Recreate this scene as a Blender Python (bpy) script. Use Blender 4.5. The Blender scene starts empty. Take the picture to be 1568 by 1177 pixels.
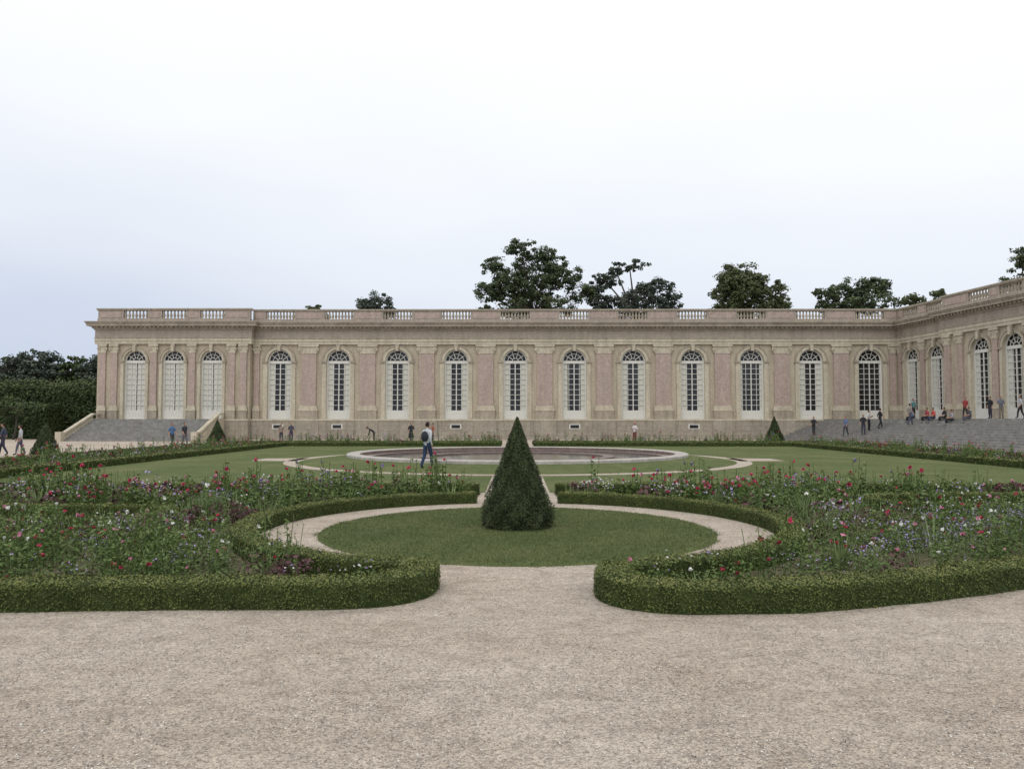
import bpy, math, random
import numpy as np
from mathutils import Vector, Matrix
rng=np.random.default_rng(7); random.seed(7)
scene=bpy.context.scene
COL=scene.collection

# ------------------------------------------------------------------ materials
def new_mat(name):
    m=bpy.data.materials.new(name); m.use_nodes=True
    nt=m.node_tree; b=nt.nodes['Principled BSDF']
    return m,nt,b
def ramp(nt,stops):
    r=nt.nodes.new('ShaderNodeValToRGB'); e=r.color_ramp.elements
    e[0].position=stops[0][0]; e[0].color=(*stops[0][1],1)
    e[1].position=stops[-1][0]; e[1].color=(*stops[-1][1],1)
    for p,c in stops[1:-1]:
        x=e.new(p); x.color=(*c,1)
    return r
def tex(nt,scale,detail=4,rough=.6,vec=None,stretch=None,dist=0):
    t=nt.nodes.new('ShaderNodeTexNoise'); t.inputs['Scale'].default_value=scale
    t.inputs['Detail'].default_value=detail; t.inputs['Roughness'].default_value=rough
    t.inputs['Distortion'].default_value=dist
    tc=nt.nodes.new('ShaderNodeTexCoord'); src=tc.outputs['Object']
    if stretch:
        mp=nt.nodes.new('ShaderNodeMapping'); mp.inputs['Scale'].default_value=stretch
        nt.links.new(src,mp.inputs['Vector']); src=mp.outputs['Vector']
    nt.links.new(src,t.inputs['Vector'])
    return t
def mixc(nt,a,b,fac,mode='MIX'):
    m=nt.nodes.new('ShaderNodeMix'); m.data_type='RGBA'; m.blend_type=mode
    if isinstance(fac,(int,float)): m.inputs[0].default_value=fac
    else: nt.links.new(fac,m.inputs[0])
    for s,i in ((a,6),(b,7)):
        if isinstance(s,tuple): m.inputs[i].default_value=(*s,1)
        else: nt.links.new(s,m.inputs[i])
    return m.outputs[2]
def bump(nt,b,h,strength=.4,dist=.02):
    n=nt.nodes.new('ShaderNodeBump'); n.inputs['Strength'].default_value=strength
    n.inputs['Distance'].default_value=dist
    nt.links.new(h,n.inputs['Height']); nt.links.new(n.outputs[0],b.inputs['Normal'])
def stone(name,c1,c2,dirt,scale=.6,rough=.75,vein=0,bs=.3,df=.6):
    m,nt,b=new_mat(name)
    t=tex(nt,scale,8,.65,dist=vein)
    r=ramp(nt,[(.3,c1),(.7,c2)]); nt.links.new(t.outputs[0],r.inputs[0])
    st=tex(nt,1.5,6,.65,stretch=(1.6,1.6,.16))
    r2=ramp(nt,[(.42,(0,0,0)),(.68,(1,1,1))]); nt.links.new(st.outputs[0],r2.inputs[0])
    mul=nt.nodes.new('ShaderNodeMath'); mul.operation='MULTIPLY'; mul.inputs[1].default_value=df
    nt.links.new(r2.outputs[0],mul.inputs[0])
    c=mixc(nt,r.outputs[0],dirt,mul.outputs[0])
    mo=tex(nt,5,5,.7); r3=ramp(nt,[(.35,(.82,.82,.82)),(.65,(1.1,1.1,1.1))]); nt.links.new(mo.outputs[0],r3.inputs[0])
    c=mixc(nt,c,r3.outputs[0],1.0,'MULTIPLY')
    nt.links.new(c,b.inputs['Base Color']); b.inputs['Roughness'].default_value=rough
    f=tex(nt,14,4,.6); bump(nt,b,f.outputs[0],bs,.02)
    return m
def leafmat(name,stops,rough=.6,spec=.25):
    m,nt,b=new_mat(name)
    a=nt.nodes.new('ShaderNodeAttribute'); a.attribute_name='rnd'
    r=ramp(nt,stops); nt.links.new(a.outputs['Fac'],r.inputs[0])
    nt.links.new(r.outputs[0],b.inputs['Base Color'])
    b.inputs['Roughness'].default_value=rough; b.inputs['Specular IOR Level'].default_value=spec
    return m
def plain(name,c,rough=.6,spec=.4,metal=0,var=.12,scale=8):
    m,nt,b=new_mat(name)
    t=tex(nt,scale,3); lo=tuple(x*(1-var) for x in c); hi=tuple(min(1,x*(1+var)) for x in c)
    r=ramp(nt,[(.3,lo),(.7,hi)]); nt.links.new(t.outputs[0],r.inputs[0])
    nt.links.new(r.outputs[0],b.inputs['Base Color'])
    b.inputs['Roughness'].default_value=rough; b.inputs['Specular IOR Level'].default_value=spec
    b.inputs['Metallic'].default_value=metal
    return m

M_cream=stone('cream_limestone',(.50,.445,.335),(.62,.565,.44),(.36,.31,.235),.8)
M_pink=stone('pink_marble',(.37,.275,.235),(.52,.41,.35),(.32,.265,.225),1.3,.45,2.5,.08)
M_wall=stone('wall_stone',(.44,.375,.275),(.54,.475,.36),(.33,.275,.21),.5)
M_corn=stone('cornice_stone',(.35,.295,.225),(.46,.40,.315),(.22,.195,.16),.7)
M_frieze=stone('frieze_marble',(.35,.285,.23),(.45,.38,.31),(.25,.215,.175),1.1,.55,1.5,.1)
M_plinth=stone('plinth_stone',(.31,.27,.21),(.43,.385,.31),(.22,.195,.155),.6)
M_step=stone('step_stone',(.22,.21,.195),(.33,.32,.30),(.15,.145,.135),1.5)
M_white=plain('white_joinery',(.66,.65,.60),.5)
M_curtain=plain('curtain_cloth',(.60,.60,.54),.8,.1)
M_roof=plain('roof_lead',(.2,.2,.21),.6)
def glassmat():
    m,nt,b=new_mat('window_glass')
    t=tex(nt,.7,2); r=ramp(nt,[(.35,(.010,.011,.012)),(.7,(.04,.042,.043))])
    nt.links.new(t.outputs[0],r.inputs[0]); nt.links.new(r.outputs[0],b.inputs['Base Color'])
    b.inputs['Roughness'].default_value=.12; b.inputs['Specular IOR Level'].default_value=.45
    return m
M_glass=glassmat()
M_redmarble=stone('basin_marble',(.15,.10,.085),(.25,.185,.165),(.09,.075,.065),2,.4,2,.05)
M_coping=stone('pool_coping',(.40,.37,.33),(.52,.49,.45),(.28,.26,.23),1.2)

def gravelmat(name,k=1.0):
    m,nt,b=new_mat(name)
    big=tex(nt,.32,6,.65); mid=tex(nt,4.5,7,.75,dist=.6); scuff=tex(nt,1.6,5,.7,stretch=(.7,2.2,1),dist=1.2); fine=tex(nt,75,3,.75)
    r1=ramp(nt,[(.3,(.435*k,.37*k,.305*k)),(.7,(.56*k,.50*k,.43*k))]); nt.links.new(big.outputs[0],r1.inputs[0])
    r2=ramp(nt,[(.36,(.82,.81,.80)),(.5,(.98,.98,.98)),(.66,(1.07,1.07,1.07))]); nt.links.new(mid.outputs[0],r2.inputs[0])
    c=mixc(nt,r1.outputs[0],r2.outputs[0],1.0,'MULTIPLY')
    r5=ramp(nt,[(.34,(.86,.85,.84)),(.55,(1.03,1.03,1.03))]); nt.links.new(scuff.outputs[0],r5.inputs[0])
    c=mixc(nt,c,r5.outputs[0],1.0,'MULTIPLY')
    r3=ramp(nt,[(.3,(.5,.48,.46)),(.5,(1,1,1)),(.7,(1.35,1.34,1.3))]); nt.links.new(fine.outputs[0],r3.inputs[0])
    c=mixc(nt,c,r3.outputs[0],1.0,'MULTIPLY')
    v=nt.nodes.new('ShaderNodeTexVoronoi'); v.inputs['Scale'].default_value=60
    tc=nt.nodes.new('ShaderNodeTexCoord'); nt.links.new(tc.outputs['Object'],v.inputs['Vector'])
    sep=nt.nodes.new('ShaderNodeSeparateColor'); nt.links.new(v.outputs['Color'],sep.inputs[0])
    r4=ramp(nt,[(.0,(.60,.58,.58)),(.5,(1,1,1)),(1,(1.32,1.3,1.27))]); nt.links.new(sep.outputs[0],r4.inputs[0])
    c=mixc(nt,c,r4.outputs[0],.85,'MULTIPLY')
    nt.links.new(c,b.inputs['Base Color']); b.inputs['Roughness'].default_value=.95
    b.inputs['Specular IOR Level'].default_value=.12
    ad=nt.nodes.new('ShaderNodeMath'); ad.operation='ADD'
    m2=nt.nodes.new('ShaderNodeMath'); m2.operation='MULTIPLY'; m2.inputs[1].default_value=2.6
    nt.links.new(mid.outputs[0],m2.inputs[0]); nt.links.new(m2.outputs[0],ad.inputs[0]); nt.links.new(fine.outputs[0],ad.inputs[1])
    bump(nt,b,ad.outputs[0],.8,.016)
    return m
M_gravel=gravelmat('gravel'); M_gravel2=gravelmat('gravel_path',1.0)
def lawnmat():
    m,nt,b=new_mat('lawn_grass')
    big=tex(nt,.35,6,.65); fine=tex(nt,38,4,.75); md=tex(nt,3.5,5,.7)
    r1=ramp(nt,[(.3,(.085,.118,.046)),(.5,(.115,.143,.060)),(.72,(.17,.178,.088))]); nt.links.new(big.outputs[0],r1.inputs[0])
    r2=ramp(nt,[(.3,(.55,.55,.5)),(.7,(1.35,1.35,1.2))]); nt.links.new(fine.outputs[0],r2.inputs[0])
    c=mixc(nt,r1.outputs[0],r2.outputs[0],1.0,'MULTIPLY')
    r3=ramp(nt,[(.35,(.8,.84,.8)),(.65,(1.18,1.12,1.1))]); nt.links.new(md.outputs[0],r3.inputs[0])
    c=mixc(nt,c,r3.outputs[0],1.0,'MULTIPLY')
    nt.links.new(c,b.inputs['Base Color']); b.inputs['Roughness'].default_value=.9; b.inputs['Specular IOR Level'].default_value=.15
    bump(nt,b,fine.outputs[0],.8,.03); return m
M_lawn=lawnmat()
M_soil=plain('soil',(.11,.10,.06),.95,.1,var=.45,scale=7)
M_hcore=plain('hedge_core',(.04,.056,.018),.9,.1,var=.4)
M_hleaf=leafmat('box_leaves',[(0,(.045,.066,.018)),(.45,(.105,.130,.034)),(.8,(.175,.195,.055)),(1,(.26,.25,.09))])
M_tleaf=leafmat('yew_leaves',[(0,(.024,.038,.015)),(.5,(.050,.070,.026)),(1,(.095,.115,.045))])
M_grass=leafmat('grass_blades',[(0,(.075,.112,.036)),(.6,(.12,.155,.056)),(1,(.20,.205,.095))])
M_bark=stone('bark',(.06,.05,.04),(.11,.095,.08),(.04,.035,.03),3,.9)
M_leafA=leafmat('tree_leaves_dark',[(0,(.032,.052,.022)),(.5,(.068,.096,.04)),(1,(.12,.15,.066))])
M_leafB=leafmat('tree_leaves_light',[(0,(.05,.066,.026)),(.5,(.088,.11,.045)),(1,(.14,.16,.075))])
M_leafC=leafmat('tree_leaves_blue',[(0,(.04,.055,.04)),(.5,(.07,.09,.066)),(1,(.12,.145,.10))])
M_leafH=leafmat('hornbeam_leaves',[(0,(.024,.040,.013)),(.5,(.052,.078,.025)),(1,(.098,.13,.044))])
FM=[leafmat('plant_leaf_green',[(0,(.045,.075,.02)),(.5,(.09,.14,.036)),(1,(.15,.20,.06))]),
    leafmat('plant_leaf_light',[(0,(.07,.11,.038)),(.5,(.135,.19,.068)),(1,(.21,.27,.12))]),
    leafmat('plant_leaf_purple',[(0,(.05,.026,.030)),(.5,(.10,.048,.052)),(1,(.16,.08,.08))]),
    leafmat('petal_red',[(0,(.32,.02,.06)),(1,(.58,.05,.13))]),
    leafmat('petal_pink',[(0,(.50,.15,.26)),(1,(.72,.34,.45))]),
    leafmat('petal_white',[(0,(.6,.6,.55)),(1,(.82,.82,.78))]),
    leafmat('petal_violet',[(0,(.26,.18,.42)),(1,(.45,.36,.64))]),
    leafmat('petal_yellow',[(0,(.45,.35,.08)),(1,(.65,.55,.15))])]

# ------------------------------------------------------------------ mesh accumulator
class Acc:
    def __init__(s): s.V=[];s.L=[];s.T=[];s.M=[];s.R=[];s.S=[];s.n=0
    def quads(s,Q,m=0,r=None,smooth=False):
        Q=np.asarray(Q,dtype=float).reshape(-1,4,3); k=len(Q)
        if k==0: return
        s.V.append(Q.reshape(-1,3)); s.L.append(np.arange(4*k)+s.n); s.T.append(np.full(k,4))
        s.M.append(np.broadcast_to(np.asarray(m),(k,)).copy()); s.R.append(np.broadcast_to(np.asarray(.5 if r is None else r),(k,)).copy())
        s.S.append(np.full(k,smooth)); s.n+=4*k
    def mesh(s,V,F,m=0,r=.5,smooth=False):
        V=np.asarray(V,dtype=float).reshape(-1,3); 
        s.V.append(V); s.L.append(np.array([i for f in F for i in f])+s.n); s.T.append(np.array([len(f) for f in F]))
        k=len(F); s.M.append(np.broadcast_to(np.asarray(m),(k,)).copy()); s.R.append(np.full(k,r)); s.S.append(np.full(k,smooth)); s.n+=len(V)
    def box(s,x0,x1,y0,y1,z0,z1,m=0):
        V=[(x,y,z) for z in (z0,z1) for x,y in ((x0,y0),(x1,y0),(x1,y1),(x0,y1))]
        s.mesh(V,BF,m)
    def build(s,name,mats,parent=None):
        me=bpy.data.meshes.new(name)
        V=np.concatenate(s.V);L=np.concatenate(s.L);T=np.concatenate(s.T)
        me.vertices.add(len(V)); me.vertices.foreach_set('co',V.ravel().astype(np.float32))
        me.loops.add(len(L)); me.loops.foreach_set('vertex_index',L.astype(np.int32))
        me.polygons.add(len(T)); st=np.concatenate([[0],np.cumsum(T)[:-1]])
        me.polygons.foreach_set('loop_start',st.astype(np.int32))
        for m in mats: me.materials.append(m)
        me.polygons.foreach_set('material_index',np.concatenate(s.M).astype(np.int32))
        me.polygons.foreach_set('use_smooth',np.concatenate(s.S).astype(bool))
        a=me.attributes.new('rnd','FLOAT','FACE'); a.data.foreach_set('value',np.concatenate(s.R).astype(np.float32))
        me.update(calc_edges=True)
        ob=bpy.data.objects.new(name,me); COL.objects.link(ob)
        if parent: ob.parent=parent
        return ob
BF=[(0,3,2,1),(4,5,6,7),(0,1,5,4),(1,2,6,5),(2,3,7,6),(3,0,4,7)]
def nrm(a): return a/np.maximum(np.linalg.norm(a,axis=-1,keepdims=True),1e-9)
def leaves(P,N,size,tilt=.8,aspect=.55):
    n=len(P); D=nrm(N+rng.normal(0,tilt,(n,3))); T=nrm(np.cross(D,rng.normal(size=(n,3)))); B=np.cross(D,T)
    s=size*rng.uniform(.6,1.3,(n,1))
    return np.stack([P-T*s,P-B*s*aspect,P+T*s,P+B*s*aspect],1)
def tube(acc,pts,rad,m=0,seg=8,smooth=True,flat=1.0):
    pts=[Vector(p) for p in pts]; V=[];F=[]; k=len(pts)
    for i,p in enumerate(pts):
        d=(pts[min(i+1,k-1)]-pts[max(i-1,0)]).normalized()
        a=d.orthogonal().normalized() if abs(d.z)<.99 else Vector((1,0,0)); a=(a-d*a.dot(d)).normalized(); b=d.cross(a)
        for j in range(seg):
            t=2*math.pi*j/seg; V.append(p+a*math.cos(t)*rad[i]+b*math.sin(t)*rad[i]*flat)
    for i in range(k-1):
        for j in range(seg):
            F.append((i*seg+j,i*seg+(j+1)%seg,(i+1)*seg+(j+1)%seg,(i+1)*seg+j))
    F.append(tuple(range(seg))[::-1]); F.append(tuple(range((k-1)*seg,k*seg)))
    acc.mesh([tuple(v) for v in V],F,m,.5,smooth)
def lathe(acc,prof,c,mats,seg=96,sy=1.0):
    for i in range(len(prof)-1):
        (r0,z0),(r1,z1)=prof[i],prof[i+1]
        t=np.linspace(0,2*np.pi,seg+1); C=np.cos(t);S=np.sin(t)
        def ring(r,z): return np.stack([c[0]+r*C,c[1]+r*S*sy,np.full(seg+1,c[2]+z)],1)
        A=ring(r0,z0);B=ring(r1,z1)
        acc.quads(np.stack([A[:-1],A[1:],B[1:],B[:-1]],1),mats[i] if isinstance(mats,list) else mats,.5,False)

# ------------------------------------------------------------------ ground
g=Acc(); g.mesh([(-600,-60,0),(600,-60,0),(600,900,0),(-600,900,0)],[(0,1,2,3)]); g.build('ground',[M_gravel])
CY=13.4; PY=37.0; RH=4.48
def disc(acc,cx,cy,r,z,m=0,seg=96):
    V=[(cx,cy,z)]+[(cx+r*math.cos(2*math.pi*i/seg),cy+r*math.sin(2*math.pi*i/seg),z) for i in range(seg)]
    acc.mesh(V,[(0,1+i,1+(i+1)%seg) for i in range(seg)],m)
# front edge of flower bed (centre line of the front hedges)
FL=[(-16,7.45),(-9,7.6),(-5.2,7.88),(-3.2,8.0),(-1.75,8.0),(-1.32,8.15),(-1.08,8.5),(-1.12,8.95)]
FR=[(1.15,8.95),(1.02,8.4),(1.15,8.0),(1.6,7.82),(2.8,7.9),(4.2,8.35),(5.9,9.1),(9,10.4),(18,13.5)]
XL,XL2,XR,XR2=-17.,-22.,20.,25.
bed=Acc()
bed.mesh([(-24,7.3,.004)]+[(x,y,.004) for x,y in FL]+[(-.95,20.3,.004),(-24,20.3,.004)],[tuple(range(len(FL)+3))],0)
bed.mesh([(x,y,.004) for x,y in FR]+[(26,16,.004),(26,20.3,.004),(.95,20.3,.004)],[tuple(range(len(FR)+3))],0)
for x0,x1 in((XL2,XL),(XR,XR2)): bed.mesh([(x0,20.4,.004),(x1,20.4,.004),(x1,60,.004),(x0,60,.004)],[(0,1,2,3)],0)
for x0,x1 in((XL,-1.2),(1.2,XR)): bed.mesh([(x0,56,.004),(x1,56,.004),(x1,60,.004),(x0,60,.004)],[(0,1,2,3)],0)
bed.build('flower_bed_soil',[M_soil])
lw=Acc()
for x0,x1 in((XL,-.85),(.85,XR)): lw.mesh([(x0,20.3,.008),(x1,20.3,.008),(x1,56,.008),(x0,56,.008)],[(0,1,2,3)],0)
lw.build('lawn',[M_lawn])
pa=Acc(); disc(pa,0,CY,RH-.15,.008); lathe(pa,[(RH-.15,.008),(RH+.22,.0005)],(0,CY,0),0); disc(pa,0,PY,10.75,.012)
pa.mesh([(-12.4,35.9,.012),(-10.3,35.6,.012),(-10.3,38.4,.012),(-12.4,38.1,.012)],[(0,1,2,3)])
pa.mesh([(10.3,35.6,.012),(12.4,35.9,.012),(12.4,38.1,.012),(10.3,38.4,.012)],[(0,1,2,3)])
pa.mesh([(-14,13.55,.008),(-7.2,13.6,.008),(-6.9,14.2,.008),(-7.2,14.85,.008),(-14,15.0,.008)],[(0,1,2,3,4)])
pa.mesh([(8.1,16.7,.008),(8.5,16.0,.008),(15,16.1,.008),(15,17.7,.008),(8.5,17.3,.008)],[(0,1,2,3,4)])
pa.build('gravel_path',[M_gravel2])
gc=Acc(); disc(gc,0,CY,3.28,.03); lathe(gc,[(3.28,.03),(3.34,.009)],(0,CY,0),0)
n=90000; a=rng.uniform(0,2*np.pi,n); r=3.36*np.sqrt(rng.uniform(0,1,n)); er=.04*np.sin(a*13+2)+.03*np.sin(a*29)
r=np.where(r>3.2,r+er*.8+rng.normal(0,.03,n),r); P=np.stack([r*np.cos(a),CY+r*np.sin(a),np.where(r>3.3,.008,.026)],1)
h=rng.uniform(.010,.030,(n,1)); dx=rng.normal(0,.012,(n,2)); T=P.copy(); T[:,2:]+=h; T[:,:2]+=dx
a2=rng.uniform(0,6.28,n); w=np.stack([np.cos(a2),np.sin(a2),0*a],1)*.0045
X,Y=P[:,0],P[:,1]
pat=.5+.16*np.sin(X*2.3+1+np.sin(Y*1.3))*np.sin(Y*1.9+np.sin(X*1.7))+.1*np.sin(X*6.1+Y*3.3)*np.sin(Y*5.2-X*2.1)+rng.normal(0,.2,n)
gc.quads(np.stack([P-w,P+w,T+w*.3,T-w*.3],1),1,np.clip(pat,0,1)); gc.build('grass_circle',[M_lawn,M_grass])
# pool
pl=Acc()
lathe(pl,[(10.1,.016),(9.8,.05),(8.0,.24)],(0,PY,0),3)
lathe(pl,[(8.0,.2),(8.0,.34),(7.95,.37),(7.45,.37),(7.4,.34),(7.4,.12)],(0,PY,0),[0,0,0,0,1])
lathe(pl,[(7.4,.2),(6.9,.2),(6.9,.1)],(0,PY,0),1)
lathe(pl,[(4.6,.1),(4.6,.2),(4.1,.2),(4.1,.1)],(0,PY,0),1)
disc(pl,0,PY,7.42,.12,2); tube(pl,[(0,PY,.1),(0,PY,.34)],[.06,.04],1)
mw,nt,b=new_mat('pool_water'); t=tex(nt,6,3); bump(nt,b,t.outputs[0],.12,.02)
rr=ramp(nt,[(.3,(.075,.075,.068)),(.7,(.105,.105,.095))]); nt.links.new(t.outputs[0],rr.inputs[0]); nt.links.new(rr.outputs[0],b.inputs['Base Color']); b.inputs['Roughness'].default_value=.15
pl.build('round_pool',[M_coping,M_redmarble,mw,M_lawn])
# loose gravel stones
gs=Acc(); n=46000; y=3.4+5.5*rng.uniform(0,1,n)**1.25; x=rng.uniform(-1,1,n)*(y*.72+.3)
ok=((y<7.2)|(np.abs(x)<.85))&(np.sin(x*2.1+1.3*np.sin(y*1.7))*np.sin(y*2.3+x)+rng.normal(0,.6,n)>-.3); x,y=x[ok],y[ok]; P=np.stack([x,y,np.full(len(x),.004)],1)
gs.quads(leaves(P,np.tile([0,0,1.],(len(P),1)),.0070,.35,.75),0,rng.uniform(0,1,len(P)))
gs.build('gravel_stones',[leafmat('pebbles',[(0,(.17,.15,.13)),(.5,(.44,.395,.34)),(1,(.74,.71,.65))],.9)])

# ------------------------------------------------------------------ hedges
def resample(pts,ds):
    pts=np.array(pts,float); d=np.r_[0,np.cumsum(np.linalg.norm(np.diff(pts,axis=0),axis=1))]
    n=max(2,int(d[-1]/ds)+1); s=np.linspace(0,d[-1],n)
    q=np.stack([np.interp(s,d,pts[:,0]),np.interp(s,d,pts[:,1])],1)
    for _ in range(3): q[1:-1]=(q[:-2]+2*q[1:-1]+q[2:])/4
    return q,d[-1]
def hedge(name,pts,w=.42,h=.28,dens=1500,leaf=.016,mats=None,tilt=.6,parent=None,amp=.025):
    acc=Acc(); q,L=resample(pts,max(.12,w*.3)); n=len(q)
    T=np.gradient(q,axis=0); T=nrm(T); Nn=np.stack([-T[:,1],T[:,0]],1); ph=rng.uniform(0,6)
    wob=1+amp*np.sin(np.arange(n)*.9+ph)+amp*np.sin(np.arange(n)*.37+2*ph)+rng.normal(0,amp*.5,n)
    prof=np.array([(-.5,0),(-.5,.7),(-.48,.92),(-.42,.98),(0,1.0),(.42,.98),(.48,.92),(.5,.7),(.5,0)])
    V=[];F=[]; sc=.94
    for i in range(n):
        for a_,b_ in prof:
            o=Nn[i]*a_*w*wob[i]*sc; V.append((q[i,0]+o[0],q[i,1]+o[1],b_*h*wob[i]*sc))
    k=len(prof)
    for i in range(n-1):
        for j in range(k-1): F.append((i*k+j,i*k+j+1,(i+1)*k+j+1,(i+1)*k+j))
    F.append(tuple(range(k))); F.append(tuple(range((n-1)*k,n*k))[::-1])
    acc.mesh(V,F,0,.5,True)
    N=int(dens*L*(w+2*h)); s=rng.uniform(0,n-1.001,N); i=s.astype(int); f=(s-i)[:,None]
    C=q[i]*(1-f)+q[i+1]*f; nn=nrm(Nn[i]*(1-f)+Nn[i+1]*f); wb=wob[i]*(1-f[:,0])+wob[i+1]*f[:,0]
    p=rng.uniform(0,2*h+w,N)
    x=np.where(p<h,-w/2,np.where(p<h+w,p-h-w/2,w/2)); z=np.where(p<h,p,np.where(p<h+w,h,2*h+w-p))
    qq=((np.abs(x)/(w/2))**9+(z/h)**9)**(1/9.)
    x=x/qq; z=z/qq; jit=1+rng.normal(0,.035,N)+(rng.uniform(0,1,N)<.03)*rng.uniform(0,.12,N); x=x*wb*jit; z=z*wb*jit
    P=np.stack([C[:,0]+nn[:,0]*x,C[:,1]+nn[:,1]*x,np.maximum(z,.005)],1)
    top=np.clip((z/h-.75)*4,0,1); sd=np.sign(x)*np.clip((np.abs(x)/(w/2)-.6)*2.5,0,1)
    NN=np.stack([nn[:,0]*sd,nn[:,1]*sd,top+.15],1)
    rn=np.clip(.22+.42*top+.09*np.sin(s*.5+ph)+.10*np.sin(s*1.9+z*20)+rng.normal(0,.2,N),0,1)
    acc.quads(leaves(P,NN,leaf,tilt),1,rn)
    for e,sg in((0,-1),(n-1,1)):
        m=int(dens*w*h*1.3); x=rng.uniform(-w/2,w/2,m); z=rng.uniform(0,h,m); qq=np.maximum(1,((np.abs(x)/(w/2))**9+(z/h)**9)**(1/9.)); x/=qq;z/=qq
        P=np.stack([q[e,0]+Nn[e,0]*x+T[e,0]*sg*.02,q[e,1]+Nn[e,1]*x+T[e,1]*sg*.02,z],1)
        acc.quads(leaves(P,np.tile([T[e,0]*sg,T[e,1]*sg,.2],(m,1)),leaf,tilt),1,np.clip(.3+rng.normal(0,.2,m),0,1))
    return acc.build(name,mats or [M_hcore,M_hleaf],parent)
def arc(cx,cy,r,a0,a1,n=60): return [(cx+r*math.sin(math.radians(a0+(a1-a0)*i/n)),cy+r*math.cos(math.radians(a0+(a1-a0)*i/n))) for i in range(n+1)]
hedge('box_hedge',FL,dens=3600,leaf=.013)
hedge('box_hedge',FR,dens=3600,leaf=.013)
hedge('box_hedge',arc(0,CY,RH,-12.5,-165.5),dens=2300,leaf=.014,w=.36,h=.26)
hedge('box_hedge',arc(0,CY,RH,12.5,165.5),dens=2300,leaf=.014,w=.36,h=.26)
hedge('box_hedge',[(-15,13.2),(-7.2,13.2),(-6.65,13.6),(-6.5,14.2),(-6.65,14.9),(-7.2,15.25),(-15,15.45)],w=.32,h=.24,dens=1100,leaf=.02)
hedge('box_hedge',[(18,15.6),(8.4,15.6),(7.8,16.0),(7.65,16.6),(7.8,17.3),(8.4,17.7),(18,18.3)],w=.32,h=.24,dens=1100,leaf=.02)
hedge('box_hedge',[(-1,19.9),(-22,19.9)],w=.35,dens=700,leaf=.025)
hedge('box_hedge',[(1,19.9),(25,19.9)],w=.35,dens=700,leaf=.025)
for x in(XL,XL2,XR,XR2): hedge('box_hedge',[(x,20.8),(x,59.6)],w=.4,h=.3,dens=260,leaf=.04)
for y in(56,60):
    hedge('box_hedge',[(XL2 if y==60 else XL,y),(-1.2,y)],w=.4,h=.3,dens=220,leaf=.045)
    hedge('box_hedge',[(XR2 if y==60 else XR,y),(1.2,y)],w=.4,h=.3,dens=220,leaf=.045)

# ------------------------------------------------------------------ topiary cones
M_hcore2=plain('yew_core',(.018,.028,.012),.9,.1)
def topiary(x,y,H,R,n,leaf):
    acc=Acc(); prof=[(0,.93),(.10,1.0),(.2,.95),(.35,.77),(.6,.47),(.8,.25),(.93,.10),(1,.02)]
    zs=np.array([p[0] for p in prof]);rs=np.array([p[1] for p in prof])
    seg=28; V=[];F=[]
    zz=np.linspace(.0,.985,22)
    for i,z in enumerate(zz):
        for j in range(seg):
            a=2*math.pi*j/seg; rad=R*np.interp(z,zs,rs)*.93*(1+rng.normal(0,.025)); V.append((x+rad*math.cos(a),y+rad*math.sin(a),z*H+.01))
    for i in range(len(zz)-1):
        for j in range(seg): F.append((i*seg+j,i*seg+(j+1)%seg,(i+1)*seg+(j+1)%seg,(i+1)*seg+j))
    acc.mesh(V,F,0,.5,True)
    z=1-np.sqrt(rng.uniform(0,1,n)); z=np.where(rng.uniform(0,1,n)<.06,rng.uniform(.75,1,n),z); a=rng.uniform(0,2*np.pi,n)
    lump=1+.035*np.sin(a*5+z*14)+.035*np.sin(a*9-z*23)+.02*np.sin(a*17+z*41)
    rad=R*np.interp(z,zs,rs)*lump*(1+rng.normal(0,.035,n))
    P=np.stack([x+rad*np.cos(a),y+rad*np.sin(a),z*H+.02],1); N=np.stack([np.cos(a),np.sin(a),.45+0*a],1)
    acc.quads(leaves(P,N,leaf,.7,.35),1,np.clip(.45+4*(lump-1)+rng.normal(0,.22,n),0,1))
    acc.build('topiary_cone',[M_hcore2,M_tleaf])
topiary(0,13.65,1.93,.61,30000,.018)
topiary(-24.2,39.5,1.75,.66,3500,.05); topiary(-22.9,58.8,1.9,.72,3000,.06); topiary(20.2,60.8,2.15,.74,3000,.06)

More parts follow.
